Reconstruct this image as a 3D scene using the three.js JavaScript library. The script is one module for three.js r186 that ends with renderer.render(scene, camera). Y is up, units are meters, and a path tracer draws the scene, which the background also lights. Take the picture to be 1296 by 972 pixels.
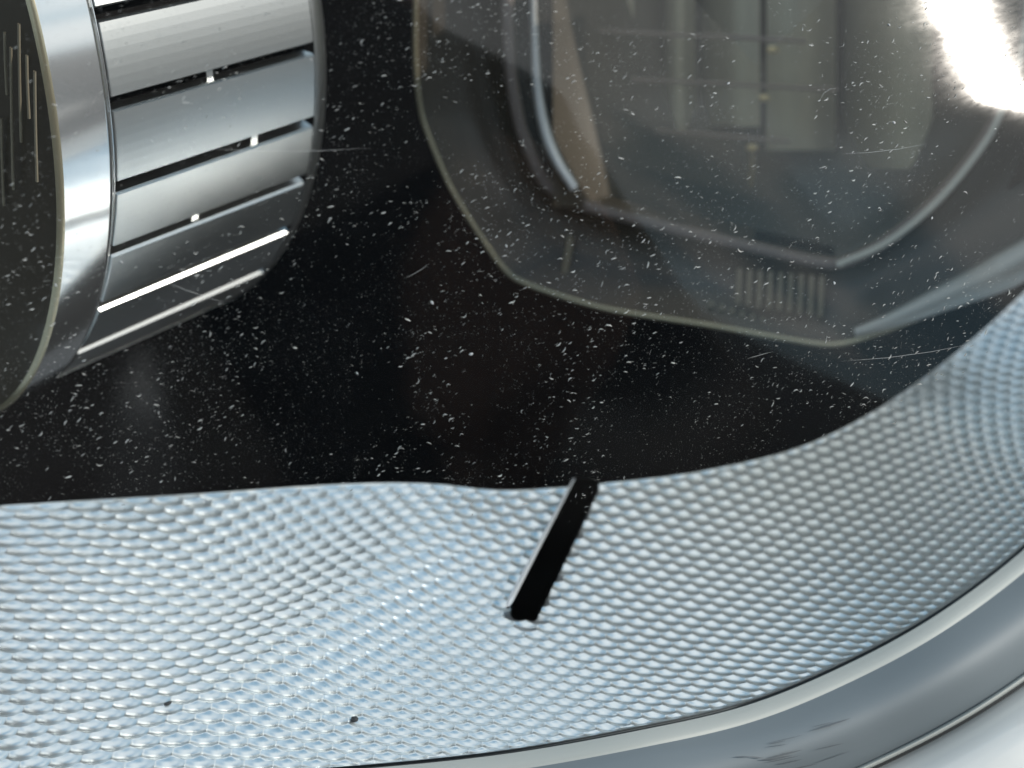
import * as THREE from 'three';
import { mergeGeometries } from 'three/addons/utils/BufferGeometryUtils.js';
import { MarchingCubes } from 'three/addons/objects/MarchingCubes.js';
import { RoundedBoxGeometry } from 'three/addons/geometries/RoundedBoxGeometry.js';

// ---------- camera, sky, sun, exposure ----------
const scene = new THREE.Scene();
const PITCH = 24 * Math.PI / 180, DIST = 0.2286, U = 1e-4;      // the lamp sits 0.65 m above the ground, the camera 23 cm in front of it
const FOCUS = new THREE.Vector3(0, 0.65, 0);
const EYE = FOCUS.clone().add(new THREE.Vector3(0, Math.sin(PITCH), Math.cos(PITCH)).multiplyScalar(DIST));
const camera = new THREE.PerspectiveCamera(24.0, 4 / 3, 0.01, 400);
camera.position.copy(EYE); camera.lookAt(FOCUS);
camera.focus = 0.216; camera.userData.fStop = 20;
scene.add(camera);
const SUN = new THREE.Vector3(0.889, 0.406, 0.211).normalize();

const rand = (s => () => { s |= 0; s = s + 0x6D2B79F5 | 0; let t = Math.imul(s ^ s >>> 15, 1 | s); t = t + Math.imul(t ^ t >>> 7, 61 | t) ^ t; return ((t ^ t >>> 14) >>> 0) / 4294967296; })(77);
const lerp = (a, b, t) => a + (b - a) * t, clamp = (x, a = 0, b = 1) => Math.min(b, Math.max(a, x));
const smooth = (a, b, x) => { const t = clamp((x - a) / (b - a)); return t * t * (3 - 2 * t); };
const hash3 = (x, y, z) => { let h = Math.imul(x, 374761393) + Math.imul(y, 668265263) + Math.imul(z, 1274126177) | 0; h = Math.imul(h ^ h >>> 13, 1274126177); return ((h ^ h >>> 16) >>> 0) / 4294967296; };
function noise3(x, y, z) {
  const X = Math.floor(x), Y = Math.floor(y), Z = Math.floor(z), f = t => t * t * (3 - 2 * t), u = f(x - X), v = f(y - Y), w = f(z - Z);
  const c = (a, b, d) => hash3(X + a, Y + b, Z + d);
  return lerp(lerp(lerp(c(0, 0, 0), c(1, 0, 0), u), lerp(c(0, 1, 0), c(1, 1, 0), u), v), lerp(lerp(c(0, 0, 1), c(1, 0, 1), u), lerp(c(0, 1, 1), c(1, 1, 1), u), v), w);
}
const fbm = (x, y, z, n = 5) => { let s = 0, a = 0.5; for (let i = 0; i < n; i++) { s += a * noise3(x, y, z); x = x * 2 + 7; y = y * 2 + 3; z = z * 2 + 5; a /= 2; } return s; };

{
  const W = 512, H = 256, d = new Float32Array(W * H * 4);
  for (let j = 0; j < H; j++) for (let i = 0; i < W; i++) {
    const el = ((j + 0.5) / H - 0.5) * Math.PI, az = ((i + 0.5) / W - 0.5) * 2 * Math.PI;
    const x = Math.cos(el) * Math.cos(az), y = Math.sin(el), z = Math.cos(el) * Math.sin(az);
    const up = Math.max(0, y), t = Math.pow(up, 0.55);
    let r = lerp(0.56, 0.045, t), g = lerp(0.75, 0.30, t), b = lerp(0.83, 0.54, t);
    const s = 1 / (up + 0.25), c = smooth(0.44, 0.58, fbm(x * s * 1.6 + 11, y * 3, z * s * 1.6 + 4));
    r = lerp(r, 1.12, c * 0.92); g = lerp(g, 1.16, c * 0.92); b = lerp(b, 1.16, c * 0.92);
    const o = (j * W + i) * 4; d[o] = r; d[o + 1] = g; d[o + 2] = b; d[o + 3] = 1;
  }
  const sky = new THREE.DataTexture(d, W, H, THREE.RGBAFormat, THREE.FloatType);
  sky.mapping = THREE.EquirectangularReflectionMapping; sky.magFilter = sky.minFilter = THREE.LinearFilter; sky.needsUpdate = true;
  scene.background = sky; scene.environment = sky;
}
const sun = new THREE.DirectionalLight(0xfff6ea, 3.4);
sun.position.copy(FOCUS).addScaledVector(SUN, 5); sun.target.position.copy(FOCUS);
sun.castShadow = true; sun.shadow.mapSize.set(4096, 4096); sun.shadow.radius = 1.3; sun.shadow.bias = -0.0002;
Object.assign(sun.shadow.camera, { left: -0.4, right: 0.4, top: 0.4, bottom: -0.4, near: 1, far: 9 });
scene.add(sun, sun.target);

const renderer = new THREE.WebGLRenderer({ antialias: true });
renderer.toneMapping = THREE.LinearToneMapping; renderer.toneMappingExposure = 0.94;
renderer.shadowMap.enabled = true; renderer.shadowMap.type = THREE.PCFSoftShadowMap;

// ---------- helpers ----------
// measured places: x to the right and y down in tenths of a millimetre on the plane 23 cm away, k the distance as a share of 23 cm
const RIGHT = new THREE.Vector3(1, 0, 0), FWD = new THREE.Vector3(0, -Math.sin(PITCH), -Math.cos(PITCH)), UPV = new THREE.Vector3(0, Math.cos(PITCH), -Math.sin(PITCH));
const at = (x, y, k) => EYE.clone().addScaledVector(RIGHT, (x - 648) * k * U).addScaledVector(UPV, (486 - y) * k * U).addScaledVector(FWD, k * DIST);
const dir = (a, b, c) => new THREE.Vector3().addScaledVector(RIGHT, a).addScaledVector(UPV, b).addScaledVector(FWD, -c).normalize();
function onPlane(x, y, p0, n) {                                   // where the line of sight to a measured place meets a plane of the lamp
  const d = at(x, y, 1).sub(EYE), t = p0.clone().sub(EYE).dot(n) / d.dot(n);
  return EYE.clone().addScaledVector(d, t);
}
const used = {};
const numbered = n => { const k = used[n] = (used[n] ?? -1) + 1; return k ? `${n}_${String(k).padStart(3, '0')}` : n; };
const pivot = o => o ? (o.userData.pivot ??= new THREE.Vector3(0, 0, 0)) : new THREE.Vector3();
function mesh(name, geo, mat, parent = scene) {
  const m = new THREE.Mesh(geo, mat); m.name = parent === scene ? numbered(name) : name;
  m.castShadow = m.receiveShadow = true; parent.add(m); return m;
}
function tag(o, label, category, kind, group) { if (label) o.userData.label = label; if (category) o.userData.category = category; if (kind) o.userData.kind = kind; if (group) o.userData.group = group; return o; }
// a sheet f(u, v) -> Vector3
function sheet(f, nu, nv, uvf) {
  const pos = new Float32Array((nu + 1) * (nv + 1) * 3), uv = new Float32Array((nu + 1) * (nv + 1) * 2), idx = [];
  for (let j = 0, o = 0; j <= nv; j++) for (let i = 0; i <= nu; i++, o++) {
    const p = f(i / nu, j / nv); pos[o * 3] = p.x; pos[o * 3 + 1] = p.y; pos[o * 3 + 2] = p.z;
    const w = uvf ? uvf(i / nu, j / nv) : [i / nu, j / nv]; uv[o * 2] = w[0]; uv[o * 2 + 1] = w[1];
  }
  for (let j = 0; j < nv; j++) for (let i = 0; i < nu; i++) { const a = j * (nu + 1) + i, b = a + 1, c = a + nu + 1, d = c + 1; idx.push(a, b, d, a, d, c); }
  const g = new THREE.BufferGeometry(); g.setAttribute('position', new THREE.BufferAttribute(pos, 3)); g.setAttribute('uv', new THREE.BufferAttribute(uv, 2)); g.setIndex(idx); g.computeVertexNormals(); return g;
}
const curve = (pts, closed = false, tension = 0.5) => new THREE.CatmullRomCurve3(pts, closed, 'catmullrom', tension);
const tube = (pts, r, seg = 80, rs = 10, closed = false) => new THREE.TubeGeometry(curve(pts, closed), seg, r, rs, closed);
// tube whose radius changes along its length
function taperTube(pts, rf, seg = 80, rs = 12) {
  const c = curve(pts), fr = c.computeFrenetFrames(seg, false);
  return sheet((u, v) => { const i = Math.round(u * seg), p = c.getPointAt(u), a = v * Math.PI * 2, r = rf(u); return p.addScaledVector(fr.normals[i], Math.cos(a) * r).addScaledVector(fr.binormals[i], Math.sin(a) * r); }, seg, rs);
}
const along = (tab, x) => { let i = 0; while (i < tab.length - 2 && x > tab[i + 1][0]) i++; const [a, b] = [tab[i], tab[i + 1]], t = (x - a[0]) / (b[0] - a[0]); return lerp(a[1], b[1], t); };
const cr = (a, b, c, d, t) => 0.5 * (2 * b + (c - a) * t + (2 * a - 5 * b + 4 * c - d) * t * t + (3 * b - a - 3 * c + d) * t * t * t);
function dataTex(w, h, f, srgb) {
  const d = new Uint8Array(w * h * 4);
  for (let j = 0; j < h; j++) for (let i = 0; i < w; i++) { const c = f(i / w, j / h), o = (j * w + i) * 4; d[o] = c[0]; d[o + 1] = c[1]; d[o + 2] = c[2]; d[o + 3] = 255; }
  const t = new THREE.DataTexture(d, w, h); t.magFilter = THREE.LinearFilter; t.minFilter = THREE.LinearMipmapLinearFilter; t.generateMipmaps = true; t.wrapS = t.wrapT = THREE.RepeatWrapping;
  if (srgb) t.colorSpace = THREE.SRGBColorSpace; t.needsUpdate = true; return t;
}
const std = o => new THREE.MeshStandardMaterial({ side: THREE.DoubleSide, ...o });
const phys = o => new THREE.MeshPhysicalMaterial({ side: THREE.DoubleSide, ...o });
const lin = (r, g, b) => new THREE.Color().setRGB(r, g, b);

// ---------- materials ----------
const grainTex = dataTex(256, 256, (u, v) => { const n = 120 + 70 * (fbm(u * 90, v * 90, 2, 3) - 0.45) * 2; return [n, n, n]; });
const filmTex = dataTex(1024, 1024, (u, v) => { const a = fbm(u * 14, v * 26, 3, 4), b = fbm(u * 260, v * 330, 7, 2), n = clamp(0.72 + 0.5 * (a - 0.47) + 0.25 * (b - 0.38), 0.45, 1) * 255; return [n, n, n]; });
const M = {
  silver: std({ color: lin(0.80, 0.845, 0.86), metalness: 0.85, roughness: 0.28 }),
  slat: std({ color: lin(0.5, 0.52, 0.52), metalness: 1, roughness: 0.33 }),
  chrome: std({ color: lin(0.86, 0.87, 0.87), metalness: 0.95, roughness: 0.13 }),
  polish: std({ color: lin(0.8, 0.8, 0.8), metalness: 0.6, roughness: 0.35 }),
  darkChrome: std({ color: lin(0.12, 0.115, 0.105), metalness: 0.7, roughness: 0.34 }),
  black: phys({ color: lin(0.005, 0.005, 0.0055), roughness: 0.7, specularIntensity: 0.2 }),
  blackGloss: phys({ color: lin(0.008, 0.008, 0.009), roughness: 0.25 }),
  brownPlastic: phys({ color: lin(0.045, 0.036, 0.026), roughness: 0.35 }),
  taupe: phys({ color: lin(0.19, 0.155, 0.14), roughness: 0.6, specularIntensity: 0.6 }),
  paleTaupe: phys({ color: lin(0.5, 0.48, 0.42), roughness: 0.3 }),
  olive: std({ color: lin(0.42, 0.38, 0.27), metalness: 0.6, roughness: 0.25 }),
  reflector: std({ color: lin(0.36, 0.34, 0.275), metalness: 0.8, roughness: 0.5 }),
  amber: std({ color: lin(0.5, 0.4, 0.22), metalness: 0.5, roughness: 0.3 }),
  tan: std({ color: lin(0.2, 0.175, 0.125), roughness: 0.5 }),
  satin: phys({ color: lin(0.16, 0.19, 0.21), metalness: 0.15, roughness: 0.6 }),
  tube: std({ color: lin(0.36, 0.36, 0.34), metalness: 1, roughness: 0.5 }),
  ledge: std({ color: lin(0.44, 0.46, 0.44), metalness: 0.15, roughness: 0.55 }),
  painted_reflection: std({ color: lin(0.09, 0.105, 0.118), roughness: 0.6 }),
  rubber: std({ color: lin(0.03, 0.033, 0.036), roughness: 0.6 }),
  paint: phys({ color: lin(0.62, 0.63, 0.62), roughness: 0.4, clearcoat: 1, clearcoatRoughness: 0.05 }),
  cover: phys({ color: lin(1, 1, 1), roughness: 0.092, roughnessMap: filmTex, transmission: 1, thickness: 0, ior: 1.5, specularIntensity: 1 }),
  lens: phys({ color: lin(0.95, 0.92, 0.84), roughness: 0.25, transmission: 1, thickness: 0, ior: 1.5 }),
  darkLens: phys({ color: lin(0.045, 0.036, 0.024), roughness: 0.3, clearcoat: 0.3, clearcoatRoughness: 0.1 }),
  dust: std({ color: 0xffffff, roughness: 0.9, vertexColors: true }),
  asphalt: std({ color: lin(0.06, 0.06, 0.062), roughness: 0.95, bumpMap: grainTex, bumpScale: 0.004 }),
};

// ---------- ground and car body ----------
{
  const g = new THREE.PlaneGeometry(300, 300, 1, 1); g.rotateX(-Math.PI / 2);
  const uv = g.attributes.uv; for (let i = 0; i < uv.count; i++) uv.setXY(i, uv.getX(i) * 300, uv.getY(i) * 300);
  tag(mesh('road', g, M.asphalt), 'grey asphalt road under the car', null, 'structure');
}

// ---------- the photographer, whom the clear cover mirrors ----------
{
  const JACKET = [0.012, 0.012, 0.014], JEANS = [0.02, 0.024, 0.035], SKIN = [0.36, 0.2, 0.14], SHOE = [0.02, 0.02, 0.02], HAIR = [0.02, 0.014, 0.01];
  // one surface round tapered bones [ax, ay, az, bx, by, bz, ra, rb, colour]
  const skinned = (bones, cell, join) => {
    const lo = [9, 9, 9], hi = [-9, -9, -9];
    for (const b of bones) for (let c = 0; c < 3; c++) { const r = Math.max(b[6], b[7]) + 4 * cell; lo[c] = Math.min(lo[c], b[c] - r, b[c + 3] - r); hi[c] = Math.max(hi[c], b[c] + r, b[c + 3] + r); }
    const half = Math.max(hi[0] - lo[0], hi[1] - lo[1], hi[2] - lo[2]) / 2, mid = lo.map((v, c) => (v + hi[c]) / 2), n = Math.ceil(2 * half / cell);
    const mc = new MarchingCubes(n, new THREE.MeshBasicMaterial(), false, false, 400000); mc.isolation = 0;
    const near = (x, y, z) => {
      let sum = 0, best = 9, col;
      for (const b of bones) {
        const dx = b[3] - b[0], dy = b[4] - b[1], dz = b[5] - b[2], l = dx * dx + dy * dy + dz * dz || 1e-9, t = clamp(((x - b[0]) * dx + (y - b[1]) * dy + (z - b[2]) * dz) / l);
        const d = Math.hypot(x - b[0] - dx * t, y - b[1] - dy * t, z - b[2] - dz * t) - lerp(b[6], b[7], t);
        if (d < best) { best = d; col = b[8]; } sum += Math.exp(-d / join);
      }
      return [-Math.log(Math.max(sum, 1e-30)) * join, col];
    };
    for (let z = 0, o = 0; z < n; z++) for (let y = 0; y < n; y++) for (let x = 0; x < n; x++, o++) {
      const p = [x, y, z].map((v, c) => mid[c] + (v / n * 2 - 1) * half); mc.field[o] = -near(...p)[0];
    }
    mc.update();
    const k = mc.count, pos = new Float32Array(k * 3), nor = mc.normalArray.slice(0, k * 3), col = new Float32Array(k * 3);
    for (let i = 0; i < k; i++) { const p = [0, 1, 2].map(c => mc.positionArray[i * 3 + c] * half + mid[c]); pos.set(p, i * 3); col.set(near(...p)[1], i * 3); }
    const g = new THREE.BufferGeometry(); g.setAttribute('position', new THREE.BufferAttribute(pos, 3)); g.setAttribute('normal', new THREE.BufferAttribute(nor, 3)); g.setAttribute('color', new THREE.BufferAttribute(col, 3)); return g;
  };
  const near = (a, b, c) => EYE.clone().addScaledVector(RIGHT, a).addScaledVector(UPV, b).addScaledVector(FWD, -c).toArray();   // beside, above and behind the lens
  const body = [], bone = (a, b, ra, rb, c) => body.push([...a, ...b, ra, rb, c]);
  const hip = [0.16, 0.36, 0.98], chest = [0.13, 0.74, 0.80], neck = [0.11, 0.90, 0.74], head = [0.07, 1.02, 0.66];
  bone(hip, [0.15, 0.55, 0.90], 0.15, 0.15, JACKET); bone([0.15, 0.55, 0.90], chest, 0.15, 0.15, JACKET); bone([-0.03, 0.80, 0.80], [0.29, 0.80, 0.80], 0.075, 0.075, JACKET);
  bone(chest, neck, 0.10, 0.055, JACKET); bone(neck, [0.09, 0.96, 0.70], 0.055, 0.055, SKIN);
  bone(head, [0.065, 1.07, 0.67], 0.078, 0.085, SKIN); bone([0.062, 0.985, 0.61], [0.065, 1.0, 0.63], 0.03, 0.05, SKIN); bone([0.055, 1.02, 0.565], [0.058, 1.04, 0.575], 0.012, 0.009, SKIN);
  bone([-0.01, 1.03, 0.67], [-0.012, 1.05, 0.68], 0.016, 0.018, SKIN); bone([0.15, 1.03, 0.67], [0.152, 1.05, 0.68], 0.016, 0.018, SKIN); bone([0.07, 1.09, 0.70], [0.08, 1.05, 0.74], 0.09, 0.07, HAIR);
  const wristR = near(0.10, -0.165, 0.10), wristL = near(-0.09, -0.36, 0.30);
  bone([0.31, 0.79, 0.80], [0.33, 0.55, 0.62], 0.06, 0.05, JACKET); bone([0.33, 0.55, 0.62], wristR, 0.05, 0.034, JACKET);
  bone([-0.05, 0.79, 0.80], [-0.13, 0.55, 0.62], 0.06, 0.05, JACKET); bone([-0.13, 0.55, 0.62], wristL, 0.05, 0.034, JACKET);
  for (const [x, f] of [[0.28, 0.32], [0.04, 0.0]]) { bone([x, 0.34, 0.97], [f, 0.47, 0.60], 0.09, 0.065, JEANS); bone([f, 0.47, 0.60], [f, 0.09, 0.82], 0.06, 0.042, JEANS); bone([f, 0.05, 0.86], [f, 0.035, 0.66], 0.045, 0.035, SHOE); }
  const hand = (w, sx) => {                                          // palm, four unequal fingers bent round the phone and a thumb
    const h = [], B = (a, b, ra, rb) => h.push([...a, ...b, ra, rb, SKIN]), o = (a, b, c) => near(w.a + sx * a, w.b + b, w.c + c);
    B(o(0.03, -0.07, 0.07), o(0.012, -0.012, 0.022), 0.026, 0.021); B(o(0.03, -0.07, 0.07), o(0.035, -0.02, 0.012), 0.026, 0.02);
    [[0, 0.052], [1, 0.058], [2, 0.054], [3, 0.043]].forEach(([k, L]) => { const x = 0.048 - k * 0.019, y = -0.012 - 0.004 * Math.abs(k - 1.2); const a = o(x, y, 0.014), b = o(x - 0.004, y + L * 0.28, -0.016), c = o(x - 0.006, y + L * 0.75, -0.012), d = o(x - 0.007, y + L, 0.001); B(a, b, 0.0105, 0.0098); B(b, c, 0.0098, 0.0088); B(c, d, 0.0088, 0.0075); });
    const t0 = o(0.05, -0.045, 0.05), t1 = o(0.052, -0.01, 0.045), t2 = o(0.042, 0.02, 0.032); B(t0, t1, 0.014, 0.011); B(t1, t2, 0.011, 0.009);
    return skinned(h, 0.003, 0.003);
  };
  const person = new THREE.Group(); person.name = 'person'; scene.add(person);
  const skinMat = std({ color: 0xffffff, roughness: 0.75, vertexColors: true });
  mesh('body', mergeGeometries([skinned(body, 0.012, 0.014), hand({ a: 0.050, b: -0.084, c: 0.020 }, 1), hand({ a: -0.07, b: -0.30, c: 0.235 }, -1)]), skinMat, person);
  tag(person, 'person in a dark jacket crouching in front of the car, mirrored in the cover', 'person');
  const ph = new THREE.Group(); ph.name = 'phone'; scene.add(ph); ph.position.copy(new THREE.Vector3(...near(0.03, -0.035, 0.016))); ph.quaternion.copy(camera.quaternion);
  mesh('phone_body', new RoundedBoxGeometry(0.152, 0.074, 0.008, 3, 0.004), phys({ color: lin(0.02, 0.02, 0.022), roughness: 0.3 }), ph);
  const ringG = new THREE.TorusGeometry(0.009, 0.0012, 8, 32); ringG.translate(-0.03, 0.02, -0.0042); mesh('lens_rim', ringG, M.darkChrome, ph);
  tag(ph, 'black phone held in one hand in front of the lamp', 'phone');
}

// the lamp's contours: where the dimpled bezel meets its rim, where it ends inside, and the outer edge of the lamp
const RIM = [[-420, 1030], [-160, 1012], [30, 1000], [250, 984], [470, 968], [640, 950], [800, 922], [940, 890], [1060, 842], [1180, 777], [1296, 690], [1420, 570], [1530, 420]];
const EDGE = [[-420, 672], [-160, 652], [30, 638], [230, 626], [430, 613], [540, 612], [640, 620.5], [760, 612], [900, 594], [1040, 555], [1180, 470], [1330, 335], [1480, 150]];
const KR = [0.915, 0.92, 0.925, 0.93, 0.942, 0.953, 0.965, 0.987, 1.008, 1.03, 1.075, 1.12, 1.165], KE = [1.112, 1.12, 1.125, 1.13, 1.142, 1.15, 1.158, 1.175, 1.195, 1.22, 1.26, 1.305, 1.35];
// dimple lattice: (row, line) at five places across the bezel for each of the thirteen stations along it
const LI = [[-27.81, -29.07, -28.99, -28.46, -28.0], [-21.56, -22.62, -22.7, -22.6, -22.7], [-17, -17.91, -18.11, -18.32, -18.83], [-11.48, -12.24, -12.61, -13.16, -14.12], [-5.57, -6.07, -6.52, -7.36, -8.71], [-0.64, -1.32, -2.19, -3.49, -5.27], [4.48, 3.46, 2.1, 0.37, -1.7], [9.52, 8.37, 6.77, 4.78, 2.47], [14.58, 13.48, 11.87, 9.86, 7.57], [20.38, 19.04, 17.18, 14.95, 12.48], [26.42, 24.44, 21.81, 18.75, 15.41], [31.87, 28.09, 23.43, 18.18, 12.57], [37.32, 31.74, 25.05, 17.61, 9.73]];
const LJ = [[16.88, 12.98, 7.64, 1.18, -6.08], [18.76, 13.34, 7.09, 0.15, -7.3], [20.13, 13.6, 6.69, -0.6, -8.19], [20.2, 12.59, 5.17, -2.26, -9.77], [18.92, 10.41, 2.59, -4.91, -12.28], [16.65, 8.08, 0.54, -6.5, -13.3], [12.88, 5.06, -1.6, -7.67, -13.41], [8.32, 1.03, -5.1, -10.59, -15.71], [2.02, -4.52, -10.02, -14.91, -19.42], [-6.25, -12.03, -16.96, -21.34, -25.36], [-16.65, -22.3, -27.25, -31.74, -35.9], [-29.93, -35.96, -41.44, -46.55, -51.4], [-43.21, -49.62, -55.63, -61.36, -66.9]];
const station = (f, u) => { const s = clamp(u) * 12, i = Math.min(11, Math.floor(s)), t = s - i, q = n => n < 0 ? 2 * f(0) - f(1) : n > 12 ? 2 * f(12) - f(11) : f(n); return cr(q(i - 1), q(i), q(i + 1), q(i + 2), t); };
const across = (tab, u, v) => { const s = clamp(v) * 4, j = Math.min(3, Math.floor(s)), t = s - j, q = n => station(i => n < 0 ? 2 * tab[i][0] - tab[i][1] : n > 4 ? 2 * tab[i][4] - tab[i][3] : tab[i][n], u); return cr(q(j - 1), q(j), q(j + 1), q(j + 2), t); };
const rimAt = (u, dn = 0, dk = 0) => {                              // dn: outwards from the rim, dk: towards the viewer
  const x = station(i => RIM[i][0], u), y = station(i => RIM[i][1], u), k = station(i => KR[i], u);
  const x2 = station(i => RIM[i][0], u + 0.01), y2 = station(i => RIM[i][1], u + 0.01), x1 = station(i => RIM[i][0], u - 0.01), y1 = station(i => RIM[i][1], u - 0.01);
  const tx = x2 - x1, ty = y2 - y1, l = Math.hypot(tx, ty);
  return at(x - ty / l * dn, y + tx / l * dn, k - dk);
};
const edgeAt = (u, dn = 0, dk = 0) => at(station(i => EDGE[i][0], u), station(i => EDGE[i][1], u) + dn, station(i => KE[i], u) - dk);

{
  const car = new THREE.Group(); car.name = 'car_body'; scene.add(car);
  tag(car, 'white painted car body panel below the lamp at the lower right corner', 'car body');
  // painted panel that starts at the seal and falls away to the bumper
  const g = sheet((u, v) => {
    const p = rimAt(u, 154, 0.035), q = rimAt(u, 154 + v * 900, 0.035 + 0.05 * Math.sin(v * 1.5));
    if (v < 0.04) q.addScaledVector(FWD, 0.008 * (1 - v / 0.04) ** 2);
    return q;
  }, 80, 60);
  mesh('bumper_panel', g, M.paint, car);
}

// ---------- the headlight ----------
const lamp = new THREE.Group(); lamp.name = numbered('headlight'); scene.add(lamp);
tag(lamp, 'silver and black car headlight with two projectors behind a dusty clear cover', 'headlight');

// black housing: a shell behind everything, with floor, back, sides and a short roof
{
  const floor = sheet((u, v) => edgeAt(u, 0, 0).lerp(edgeAt(u, 330 * v, -0.55 * v), v), 60, 10);
  const back = sheet((u, v) => at(lerp(-420, 1760, u), lerp(760, -190, v), 1.85 - 0.35 * Math.pow(Math.abs(u - 0.5) * 2, 3) - 0.1 * v * v), 40, 30);
  mesh('housing', mergeGeometries([floor, back]), M.black, lamp);
}

// dimpled silver bezel
const bezelPoint = (u, v) => {
  const a = rimAt(u), b = edgeAt(u), p = a.lerp(b, v);
  const sag = 4 * v * (1 - v);
  p.y -= 0.0015 * sag;
  const x = station(i => RIM[i][0], u);
  p.y += 0.0026 * Math.exp(-(((x - 190 - 500 * v) / 130) ** 2)) * sag;   // soft fold that runs across the bezel
  return p;
};
const bezelUnder = (x, y) => {                                      // the place on the bezel that is seen at a measured place
  let best = 1e9, hit; const q = new THREE.Vector3();
  for (let i = 0; i <= 480; i++) for (let j = 0; j <= 100; j++) {
    q.copy(bezelPoint(i / 480, j / 100)).sub(EYE); const k = q.dot(FWD) / DIST, e = Math.hypot(q.dot(RIGHT) / k / U + 648 - x, 486 - q.dot(UPV) / k / U - y);
    if (e < best) { best = e; hit = q.clone().add(EYE); }
  }
  return hit;
};
{
  const NU = 1380, NV = 620, n = (NU + 1) * (NV + 1), pos = new Float32Array(n * 3), idx = new Uint32Array(NU * NV * 6);
  // coarse surface first
  const CU = 276, CV = 80, cp = [], cl = [];
  for (let j = 0; j <= CV; j++) for (let i = 0; i <= CU; i++) { const u = i / CU, v = j / CV; cp.push(bezelPoint(u, v)); cl.push([across(LI, u, v), across(LJ, u, v)]); }
  const cell = (s, t) => { const x = Math.min(CU - 1, Math.floor(s * CU)), y = Math.min(CV - 1, Math.floor(t * CV)); return [y * (CU + 1) + x, s * CU - x, t * CV - y]; };
  const mixp = (f, k, a, b) => lerp(lerp(f(k), f(k + 1), a), lerp(f(k + CU + 1), f(k + CU + 2), a), b);
  const cn = sheet((u, v) => cp[Math.round(v * CV) * (CU + 1) + Math.round(u * CU)], CU, CV).attributes.normal;
  for (let j = 0, o = 0; j <= NV; j++) for (let i = 0; i <= NU; i++, o++) {
    const [k, a, b] = cell(i / NU, j / NV);
    const I = mixp(q => cl[q][0], k, a, b), J = mixp(q => cl[q][1], k, a, b);
    // nearest centre of the honeycomb
    const Y = J * 0.8660254, j0 = Math.round(J); let d1 = 9, d2 = 9;
    for (let jj = j0 - 1; jj <= j0 + 1; jj++) { const off = (jj & 1) ? 0.5 : 0, ii = Math.round(I - off) + off; for (let m = -1; m <= 1; m++) { const dd = (I - ii - m) ** 2 + (Y - jj * 0.8660254) ** 2; if (dd < d1) { d2 = d1; d1 = dd; } else if (dd < d2) d2 = dd; } }
    const wall = Math.sqrt(d2) - Math.sqrt(d1);                                      // 0 on the ridge between two cells
    const pitch = 0.0036 * lerp(1.3, 0.5, smooth(0.333, 0.708, i / NU)), fade = smooth(0.0, 0.02, j / NV) * smooth(1, 0.985, j / NV);
    const h = -pitch * 0.11 * fade * (1 - Math.min(1, d1 / 0.30));
    for (let c = 0; c < 3; c++) {
      const q = 'xyz'[c];
      pos[o * 3 + c] = mixp(w => cp[w][q], k, a, b) + h * mixp(w => cn.getComponent(w, c), k, a, b);
    }
  }
  for (let j = 0, o = 0; j < NV; j++) for (let i = 0; i < NU; i++) { const a = j * (NU + 1) + i, b = a + 1, c = a + NU + 1, d = c + 1; idx[o++] = a; idx[o++] = b; idx[o++] = d; idx[o++] = a; idx[o++] = d; idx[o++] = c; }
  const g = new THREE.BufferGeometry(); g.setAttribute('position', new THREE.BufferAttribute(pos, 3)); g.setIndex(new THREE.BufferAttribute(idx, 1)); g.computeVertexNormals();
  mesh('dimpled_bezel', g, M.silver, lamp);
  // turned-down inner lip
  mesh('bezel_lip', sheet((u, v) => edgeAt(u, -2 + 26 * v, -0.004 - 0.02 * v), 120, 3), M.black, lamp);
}

// rim: groove, pale ledge, grey flange of the cover, rubber seal
mesh('groove', sheet((u, v) => rimAt(u, -1 + 5 * v, 0.002 - 0.008 * Math.sin(v * Math.PI)), 140, 6), M.satin, lamp);
mesh('rim_ledge', sheet((u, v) => rimAt(u, 4 + 22 * v, 0.004 + 0.008 * Math.sin(v * Math.PI * 0.5)), 140, 6), M.ledge, lamp);
mesh('cover_flange', sheet((u, v) => rimAt(u, 26 + 102 * v, 0.012 + 0.016 * Math.sin(v * Math.PI) - 0.002 * v), 140, 16), M.satin, lamp);
mesh('flange_edge', sheet((u, v) => rimAt(u, 128 + 7 * v, 0.012 + 0.004 * Math.sin(v * Math.PI)), 140, 5), M.ledge, lamp);
mesh('rubber_seal', sheet((u, v) => rimAt(u, 135 + 22 * v, 0.008 - 0.01 * v), 140, 5), M.rubber, lamp);

// thin dark strips on the flange: a streaky dark reflection painted in as colour
{
  const strip = (u0, u1, d0, d1, w) => sheet((u, v) => { const q = lerp(u0, u1, u), d = lerp(d0, d1, u) + (v - 0.5) * w * Math.sin(Math.PI * u) * (0.7 + 0.6 * noise3(u * 36, v * 2, d0)); return rimAt(q, d, 0.0126 + 0.016 * Math.sin((d - 26) / 102 * Math.PI)); }, 40, 2);
  const marks = []; for (let i = 0; i < 16; i++) { const u = lerp(0.5625, 0.629, rand()), d = lerp(55, 108, rand()); marks.push(strip(u, u + lerp(0.01, 0.037, rand()), d, d + lerp(3, 9, rand()), lerp(0.8, 3.2, rand() ** 2))); }
  tag(mesh('painted_reflection', mergeGeometries(marks), M.painted_reflection, lamp), null, null, 'stuff');
}

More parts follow.
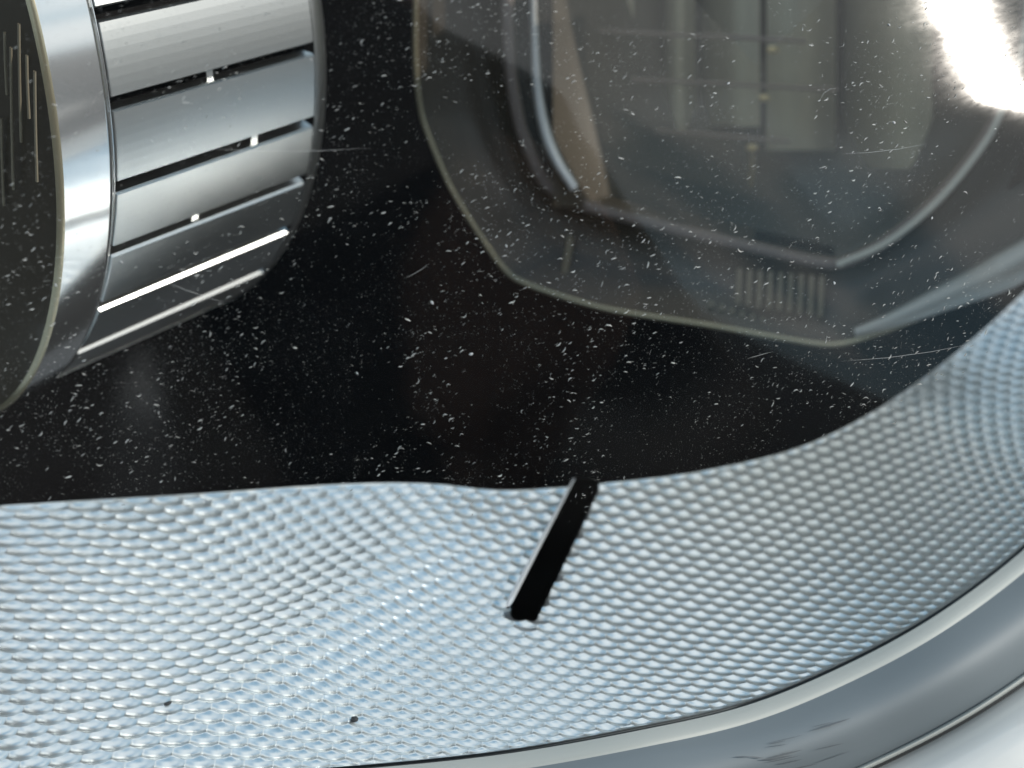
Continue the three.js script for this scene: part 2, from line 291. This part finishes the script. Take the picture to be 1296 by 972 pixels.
// ---------- left projector: a slatted metal drum with a polished ring and a dark lens ----------
const AX = dir(-0.72297, -0.30699, 0.61893), E1 = new THREE.Vector3(), E2 = new THREE.Vector3();
{
  const camAxes = (v) => v, n = [-0.72297, -0.30699, 0.61893];
  const l = Math.hypot(n[2], n[0]), e1 = [-n[2] / l, 0, n[0] / l];                  // n x y
  const e2 = [n[1] * e1[2] - n[2] * e1[1], n[2] * e1[0] - n[0] * e1[2], n[0] * e1[1] - n[1] * e1[0]];
  E1.copy(dir(...e1)); E2.copy(dir(...e2));
}
const S = 1.08, DC = EYE.clone().addScaledVector(RIGHT, -805.7 * S * U).addScaledVector(UPV, 471.23 * S * U).addScaledVector(FWD, 2400.3 * S * U);
const RF = 503 * S * U, RB = 476 * S * U, DL = 327.4 * S * U;
const drumPoint = (a, z, dr = 0) => {                               // a: angle, z: 0 at the front of the slats to 1 at the back, dr: outwards
  const r = lerp(RF, RB, z) + dr;
  return DC.clone().addScaledVector(AX, -DL * z).addScaledVector(E1, Math.cos(a) * r).addScaledVector(E2, Math.sin(a) * r);
};
function ring(z0, z1, prof, na = 120, np = 10) { return sheet((u, v) => drumPoint(u * Math.PI * 2, lerp(z0, z1, v), prof(v)), na, np); }
const drum = new THREE.Group(); drum.name = 'slatted_projector'; lamp.add(drum);
tag(drum, 'metal projector drum with slots between its slats');
{
  mesh('inner_sleeve', ring(0.0, 1.0, () => -0.0042, 90, 2), M.black, drum);
  const th = 0.0026;
  // the slots, as angles round the drum
  const slots = [2.82, 2.612, 2.43, 2.238, 2.029, 1.783, 1.56, 1.35]; for (let a = 2.82 + 0.205; a < 1.35 + 2 * Math.PI - 0.1; a += 0.205) slots.unshift(a);
  const N = slots.length;
  for (let i = 0; i < N; i++) {
    const a1 = slots[i], a0 = i + 1 < N ? slots[i + 1] : slots[0] - 2 * Math.PI, gap = 0.0145;
    // closed bar with rounded long edges
    const prof = [[a0 + gap, -th], [a0 + gap, -0.0004], [a0 + gap + 0.004, 0], [a1 - gap - 0.004, 0], [a1 - gap, -0.0004], [a1 - gap, -th]];
    const steps = []; for (let k = 0; k < prof.length - 1; k++) { const n = k === 2 ? 8 : 1; for (let m = 0; m < n; m++) steps.push([lerp(prof[k][0], prof[k + 1][0], m / n), lerp(prof[k][1], prof[k + 1][1], m / n)]); } steps.push(prof[prof.length - 1]);
    const zs = [0.0, 0.006, 0.5, 0.955];
    const parts = [];
    for (let k = 0; k < steps.length - 1; k++) {
      const f = sheet((u, v) => { const z = zs[Math.round(v * 3)], c = [lerp(steps[k][0], steps[k + 1][0], u), lerp(steps[k][1], steps[k + 1][1], u)]; return drumPoint(c[0], z, c[1] - (z === 0 ? 0.0003 : 0)); }, 1, 3, (u, v) => [v, (k + u) * 0.1]);
      parts.push(f);
    }
    parts.push(sheet((u, v) => drumPoint(lerp(a0 + gap, a1 - gap, u), 0, lerp(-th, -0.0003, v)), 8, 1));
    mesh('slat', mergeGeometries(parts), M.slat, drum);
    // little bridge that ties two slats in the slot
    if (i % 2 === 0) mesh('bridge', sheet((u, v) => drumPoint(a1 - gap + 2 * gap * u, 0.40 + 0.03 * v + 0.05 * (i % 3), -0.0012), 1, 1), M.slat, drum);
    else mesh('bridge', sheet((u, v) => drumPoint(a1 - gap + 2 * gap * u, 0.66 + 0.03 * v, -0.0012), 1, 1), M.slat, drum);
  }
  mesh('back_ring', ring(0.955, 1.05, v => 0.0001 - 0.0016 * v * v, 140, 6), M.slat, drum);
  mesh('polished_ring', ring(-0.245, -0.004, v => 0.0004 + 0.0004 * (1 - v) - (v > 0.94 ? 0.0006 : 0), 160, 20), M.chrome, drum);
  mesh('lens_bezel', ring(-0.27, -0.245, v => 0.0012 - 0.0006 * (1 - v) ** 2, 140, 6), M.olive, drum);
  const c = DC.clone().addScaledVector(AX, DL * 0.262);
  mesh('dark_lens', sheet((u, v) => { const r = (RF + 0.0014) * v, a = u * Math.PI * 2; return c.clone().addScaledVector(E1, Math.cos(a) * r).addScaledVector(E2, Math.sin(a) * r).addScaledVector(AX, 0.006 * (1 - v * v)); }, 120, 24), M.darkLens, drum);
  for (const [x, y0, y1] of [[6, 40, 120], [14, 60, 240], [24, 30, 180], [34, 70, 150], [44, 90, 230], [2, 150, 260]]) { const q = c.clone().addScaledVector(AX, 0.0022); mesh('lens_flute', tube([onPlane(x, y0, q, AX), onPlane(x + 1, (y0 + y1) / 2, q, AX), onPlane(x + 3, y1, q, AX)], 0.00018, 8, 6), M.tan, drum); }
}

// ---------- right projector: brown bezel, D-shaped ring, lens and reflector ----------
const N2 = dir(-0.25, -0.38, 0.89), P2 = at(640, 345, 1.31);
const plane2 = (x, y, off) => onPlane(x, y, P2.clone().addScaledVector(N2, off), N2);
const OUTER = [[548, -260], [532, -120], [526, 0], [526, 80], [535, 150], [568, 232], [608, 298], [652, 352], [760, 389], [900, 412], [1045, 436], [1110, 422], [1210, 382], [1320, 320], [1420, 200], [1450, 0], [1440, -260]];
const INNER = [[655, -260], [645, -120], [642, 0], [646, 90], [660, 165], [688, 228], [722, 254], [800, 276], [950, 312], [1058, 334], [1120, 306], [1180, 258], [1230, 200], [1262, 148], [1292, 60], [1306, -120], [1300, -260]];
const right = new THREE.Group(); right.name = 'lens_projector'; lamp.add(right);
tag(right, 'projector with a wide lens in a rounded ring flat at the bottom');
const outl = (tab, off) => tab.map(([x, y]) => plane2(x, y, off));
{
  const oc = curve(outl(OUTER, 0), false, 0.35), ic = curve(outl(INNER, -0.006), false, 0.3);
  mesh('outer_lip', new THREE.TubeGeometry(oc, 260, 0.00042, 8), M.olive, right);
  const oc2 = curve(outl(OUTER, -0.0005), false, 0.35);
  mesh('bezel_dish', sheet((u, v) => oc2.getPoint(u).lerp(ic.getPoint(u), v).addScaledVector(N2, -0.004 * Math.sin(Math.PI * v)), 200, 16), M.brownPlastic, right);
  mesh('lens_ring', new THREE.TubeGeometry(ic, 300, 0.0010, 12), M.taupe, right);
  // paler run of the ring up its right side, and the flat shelf inside its bottom
  mesh('ring_trim', tube(INNER.slice(9).map(([x, y]) => plane2(x + 2, y + 1, -0.0046)), 0.00055, 120, 8), M.paleTaupe, right);
  mesh('chrome_arc', taperTube([[674, -60], [676, 30], [680, 110], [690, 165], [705, 203], [727, 238]].map(([x, y]) => plane2(x, y, -0.003)), u => 0.0003 + 0.0009 * u * (1 - u * u * u * u * 0.5), 80, 8), M.polish, right);
  mesh('ring_shelf', sheet((u, v) => plane2(lerp(735, 1052, u), lerp(248, 322, u) + lerp(6, -10, v), lerp(-0.006, -0.012, v)), 30, 3), M.brownPlastic, right);
  mesh('slot', sheet((u, v) => plane2(lerp(955, 1056, u), lerp(290, 312, u) + 13 * v, -0.0068 - 0.0001), 4, 1), M.black, right);
  // clear lens
  const c = plane2(970, 60, -0.004);
  const il = INNER.map(([x, y]) => plane2(x, y, -0.006)), ring2 = curve(il, false, 0.3);
  mesh('lens', sheet((u, v) => { const p = ring2.getPoint(u).lerp(c, v); return p.addScaledVector(N2, 0.012 * (1 - (1 - v) ** 2)); }, 80, 16), M.lens, right);
  // reflector behind the lens: one bright bowl with upright facets and thin bars
  const B = -0.034;
  mesh('reflector_back', sheet((u, v) => plane2(lerp(700, 1330, u), lerp(-340, lerp(262, 344, smooth(0, 0.7, u)) - 130 * smooth(0.7, 1, u), v), B - 0.012 + 0.026 * Math.pow(Math.abs(u - 0.5) * 2, 2.2) + 0.022 * v * v * v), 40, 20), M.brownPlastic, right);
  const facet = (x0, x1, y0, y1, off, lean, bow = 0.002) => mesh('reflector_facet', sheet((u, v) => plane2(lerp(x0, x1, u), lerp(y0, y1, v), off + bow * Math.sin(Math.PI * u) + lean * (u - 0.5) + 0.005 * v * v), 10, 8), M.reflector, right);
  facet(736, 802, -320, 208, B, 0.003); facet(842, 880, -320, 214, B - 0.001, -0.002); facet(886, 962, -320, 160, B - 0.003, 0.004); facet(970, 1058, -320, 190, B - 0.002, -0.003); facet(1068, 1180, -320, 214, B - 0.004, 0.006);
  for (const [y, x0, x1] of [[38, 740, 1020], [100, 800, 1060], [165, 830, 1000]]) mesh('bar', tube([plane2(x0, y, B + 0.01), plane2(x1, y + 14, B + 0.01)], 0.00035, 4, 8), M.taupe, right);
  for (const [x, y] of [[967, 124], [952, 187], [846, 312], [978, 63]]) { const g = new THREE.SphereGeometry(0.0007, 12, 8); const p = plane2(x, y, B + 0.013); g.scale(1.5, 0.9, 1); g.translate(p.x, p.y, p.z); mesh('pin', g, M.amber, right); }
  mesh('strut', tube([plane2(952, 190, B + 0.011), plane2(951, 236, B + 0.011)], 0.0005, 4, 8), M.tan, right);
  mesh('strut', tube([plane2(756, 90, B + 0.008), plane2(746, 160, B + 0.008), plane2(752, 208, B + 0.008)], 0.0011, 10, 8), M.tan, right);
  // comb of little ribs below the ring
  for (let i = 0; i < 9; i++) mesh('rib', tube([plane2(936 + i * 13, 340 + i * 1.2, -0.004), plane2(934 + i * 13, 384 + i * 2, -0.003)], 0.00042, 4, 6), M.tan, right);
  for (let i = 0; i < 9; i++) { const g = new THREE.SphereGeometry(0.0005, 8, 6), p = plane2(900 + i * 13, 386 + i * 4, -0.003); g.translate(p.x, p.y, p.z); mesh('stud', g, M.tan, right); }
  mesh('strut', tube([plane2(722, 300, -0.005), plane2(714, 345, -0.004)], 0.0006, 4, 8), M.tan, right);
}
mesh('side_tube', taperTube([at(1082, 421, 1.25), at(1130, 404, 1.245), at(1200, 373, 1.235), at(1270, 341, 1.22), at(1360, 290, 1.2)], u => 0.0008 + 0.0024 * Math.min(1, u * 1.5), 60, 16), M.tube, lamp);

// dark polished blade that lies on the bezel
{
  const a = bezelUnder(661, 781), b = bezelUnder(740, 622); b.addScaledVector(b.clone().sub(a), 0.02);
  const ax = b.clone().sub(a), L = ax.length(); ax.normalize();
  const side = new THREE.Vector3().crossVectors(ax, new THREE.Vector3(0, 1, 0)).normalize(), up = new THREE.Vector3().crossVectors(side, ax).normalize();
  const P = (s, l, h) => a.clone().addScaledVector(ax, l).addScaledVector(side, s).addScaledVector(up, h);
  const w = 0.00155, H = 0.0012, bar = new THREE.Shape();
  bar.moveTo(L * 1.03, -w); bar.lineTo(0.0006, -w); bar.quadraticCurveTo(-0.0003, -w * 0.9, -0.0003, -w * 0.2); bar.quadraticCurveTo(-0.0003, w, 0.0009, w); bar.lineTo(L * 1.03, w);
  const bg = new THREE.ExtrudeGeometry(bar, { depth: 0.003, bevelEnabled: true, bevelSize: 0.0003, bevelThickness: 0.0003, bevelSegments: 3, curveSegments: 10 });
  bg.applyMatrix4(new THREE.Matrix4().makeBasis(ax, side, up).setPosition(P(0, 0, H - 0.0033)));
  const blade = new THREE.Group(); blade.name = 'blade'; lamp.add(blade); tag(blade, 'dark polished blade on the dimpled bezel');
  mesh('blade_bar', bg, M.darkChrome, blade);
  mesh('blade_edge', taperTube([P(-w - 0.0006, 0.0003, H - 0.0004), P(-w - 0.0005, L * 0.5, H - 0.0004), P(-w - 0.0003, L * 1.03, H - 0.0004)], u => 0.00055 * Math.sqrt(smooth(-0.02, 0.05, u)) - 0.0002 * u, 40, 12), M.polish, blade);
}

// dark grit that lies on the dimples
{
  const p = bezelUnder(448, 913), pts = []; for (let i = 0; i < 26; i++) { const a = rand() * 6.28, b = Math.acos(2 * rand() - 1); pts.push([Math.sin(b) * Math.cos(a), Math.cos(b), Math.sin(b) * Math.sin(a)]); }
  const g = new THREE.IcosahedronGeometry(0.00038, 2), q = g.attributes.position; for (let i = 0; i < q.count; i++) { const f = 0.75 + 0.5 * noise3(q.getX(i) * 6000, q.getY(i) * 6000, q.getZ(i) * 6000); q.setXYZ(i, q.getX(i) * f * 1.2, q.getY(i) * f * 0.8, q.getZ(i) * f * 1.3); } g.computeVertexNormals();
  const m = mesh('grit', g, M.rubber); m.position.copy(p); m.position.y += 0.0002;
  tag(m, 'tiny black grain of dirt on the silver dimples, below and left of the blade', 'grit');
  const m2 = m.clone(); m2.name = numbered('grit'); scene.add(m2); m2.scale.set(1.1, 0.5, 0.6); m2.position.copy(bezelUnder(213, 889)); m2.rotation.y = 0.6;
  tag(m2, 'flat dark fleck of dirt on the silver dimples toward the lower left corner', 'grit');
}

// ---------- clear cover ----------
const ss = smooth;
const coverK = (x, y) => { const q = Math.max(0, 0.62 * (x - 1228) - 0.698 * (y - 60) + 471), m = Math.max(0, (467 - y) / 500); return 0.9 + 0.07 * ((x + 160) / 1580) - 0.0783 * (1000 - y) / 1000 + 3.685e-7 * q * q - 0.0453 * Math.pow(m, 2.424) * ss(200, 1700, x) + 6.6e-5 * (Math.hypot(Math.max(0, y - 130), 40) - 40) * ss(600, 1400, x); };
const rimY = x => along(RIM, clamp(x, -420, 1530));
const coverAt = (x, y, off = 0) => at(x, y, coverK(x, y) - off);
{
  const g = sheet((u, v) => { const x = lerp(-460, 1620, u); return coverAt(x, lerp(rimY(x) + 24, -420, v)); }, 150, 110);
  mesh('clear_cover', g, M.cover, lamp);
}

// ---------- dust on the cover ----------
{
  const P = [], C = [], I = [];
  const speck = (x, y, len, wid, ang, bend, c) => {
    const p0 = coverAt(x, y, 0.0004), ex = coverAt(x + 2, y, 0.0004).sub(p0).normalize(), ey = coverAt(x, y - 2, 0.0004).sub(p0).normalize(), n = new THREE.Vector3().crossVectors(ex, ey).normalize();
    const base = P.length / 3, K = 3, Q = 3;
    for (let i = 0; i <= K; i++) {
      const t = i / K * 2 - 1, r = wid * (1 - 0.85 * t * t) * U * 0.5, cx = t * len / 2 * U, cy = bend * len * (t * t - 0.4) * U;
      const qx = Math.cos(ang) * cx - Math.sin(ang) * cy, qy = Math.sin(ang) * cx + Math.cos(ang) * cy;
      for (let q = 0; q < Q; q++) {
        const a = q / Q * Math.PI * 2, v = p0.clone().addScaledVector(ex, qx + -Math.sin(ang) * Math.cos(a) * r).addScaledVector(ey, qy + Math.cos(ang) * Math.cos(a) * r).addScaledVector(n, Math.sin(a) * r * 0.7);
        P.push(v.x, v.y, v.z); C.push(c[0], c[1], c[2]);
      }
    }
    for (let i = 0; i < K; i++) for (let q = 0; q < Q; q++) { const a = base + i * Q + q, b = base + i * Q + (q + 1) % Q; I.push(a, b, b + Q, a, b + Q, a + Q); }
  };
  const gauss = () => (rand() + rand() + rand() + rand() - 2) * 1.2;
  const place = () => { const x = lerp(-300, 1540, rand()); return [x, lerp(-260, Math.min(along(EDGE, clamp(x, -420, 1480)) + 14 + 60 * rand() ** 3, 690), rand())]; };
  for (let i = 0; i < 16500; i++) {
    const [x, y] = place(), n = fbm(x / 90, y / 90, 5, 4); if (rand() > smooth(0.25, 0.75, n) * 1.5) continue;
    const big = rand() ** 7, b = lerp(0.3, 0.62, rand());
    speck(x, y, lerp(1.2, 4.8, rand() ** 1.6) + big * 4, lerp(0.22, 0.6, rand() ** 1.5) + big * 1.6, 0.42 + gauss() * 0.6, gauss() * 0.22, [b, b * 0.99, b * 0.95]);
  }
  for (let i = 0; i < 44000; i++) { const [x, y] = place(), b = lerp(0.25, 0.55, rand()); if (rand() > smooth(0.2, 0.75, fbm(x / 60, y / 60, 9, 4)) * 1.5) continue; const s = lerp(0.25, 0.75, rand() ** 1.5); speck(x, y, s * 1.4, s, rand() * 3.14, 0, [b, b, b * 0.96]); }
  for (let i = 0; i < 34; i++) { const [x, y] = place(), s = lerp(1.8, 4, rand()), b = lerp(0.35, 0.8, rand()); speck(x, y, s * 1.3, s, rand() * 3.14, 0.1, [b, b, b]); }
  for (let i = 0; i < 10; i++) { const [x, y] = place(); speck(x, y, lerp(14, 40, rand()), 0.45, 0.35 + gauss() * 0.8, gauss() * 0.15, [0.6, 0.6, 0.58]); }
  for (const [x, y, l, a] of [[360, 190, 190, 0.0], [245, 370, 70, -0.35], [1150, 448, 180, 0.12], [1120, 190, 120, 0.1]]) speck(x, y, l, 0.4, a, 0.02, [0.6, 0.6, 0.6]);
  const g = new THREE.BufferGeometry(); g.setAttribute('position', new THREE.Float32BufferAttribute(P, 3)); g.setAttribute('color', new THREE.Float32BufferAttribute(C, 3)); g.setIndex(I); g.computeVertexNormals();
  tag(mesh('dust', g, M.dust), 'pale dust specks and fibres scattered over the clear cover', 'dust', 'stuff');
}

renderer.render(scene, camera);
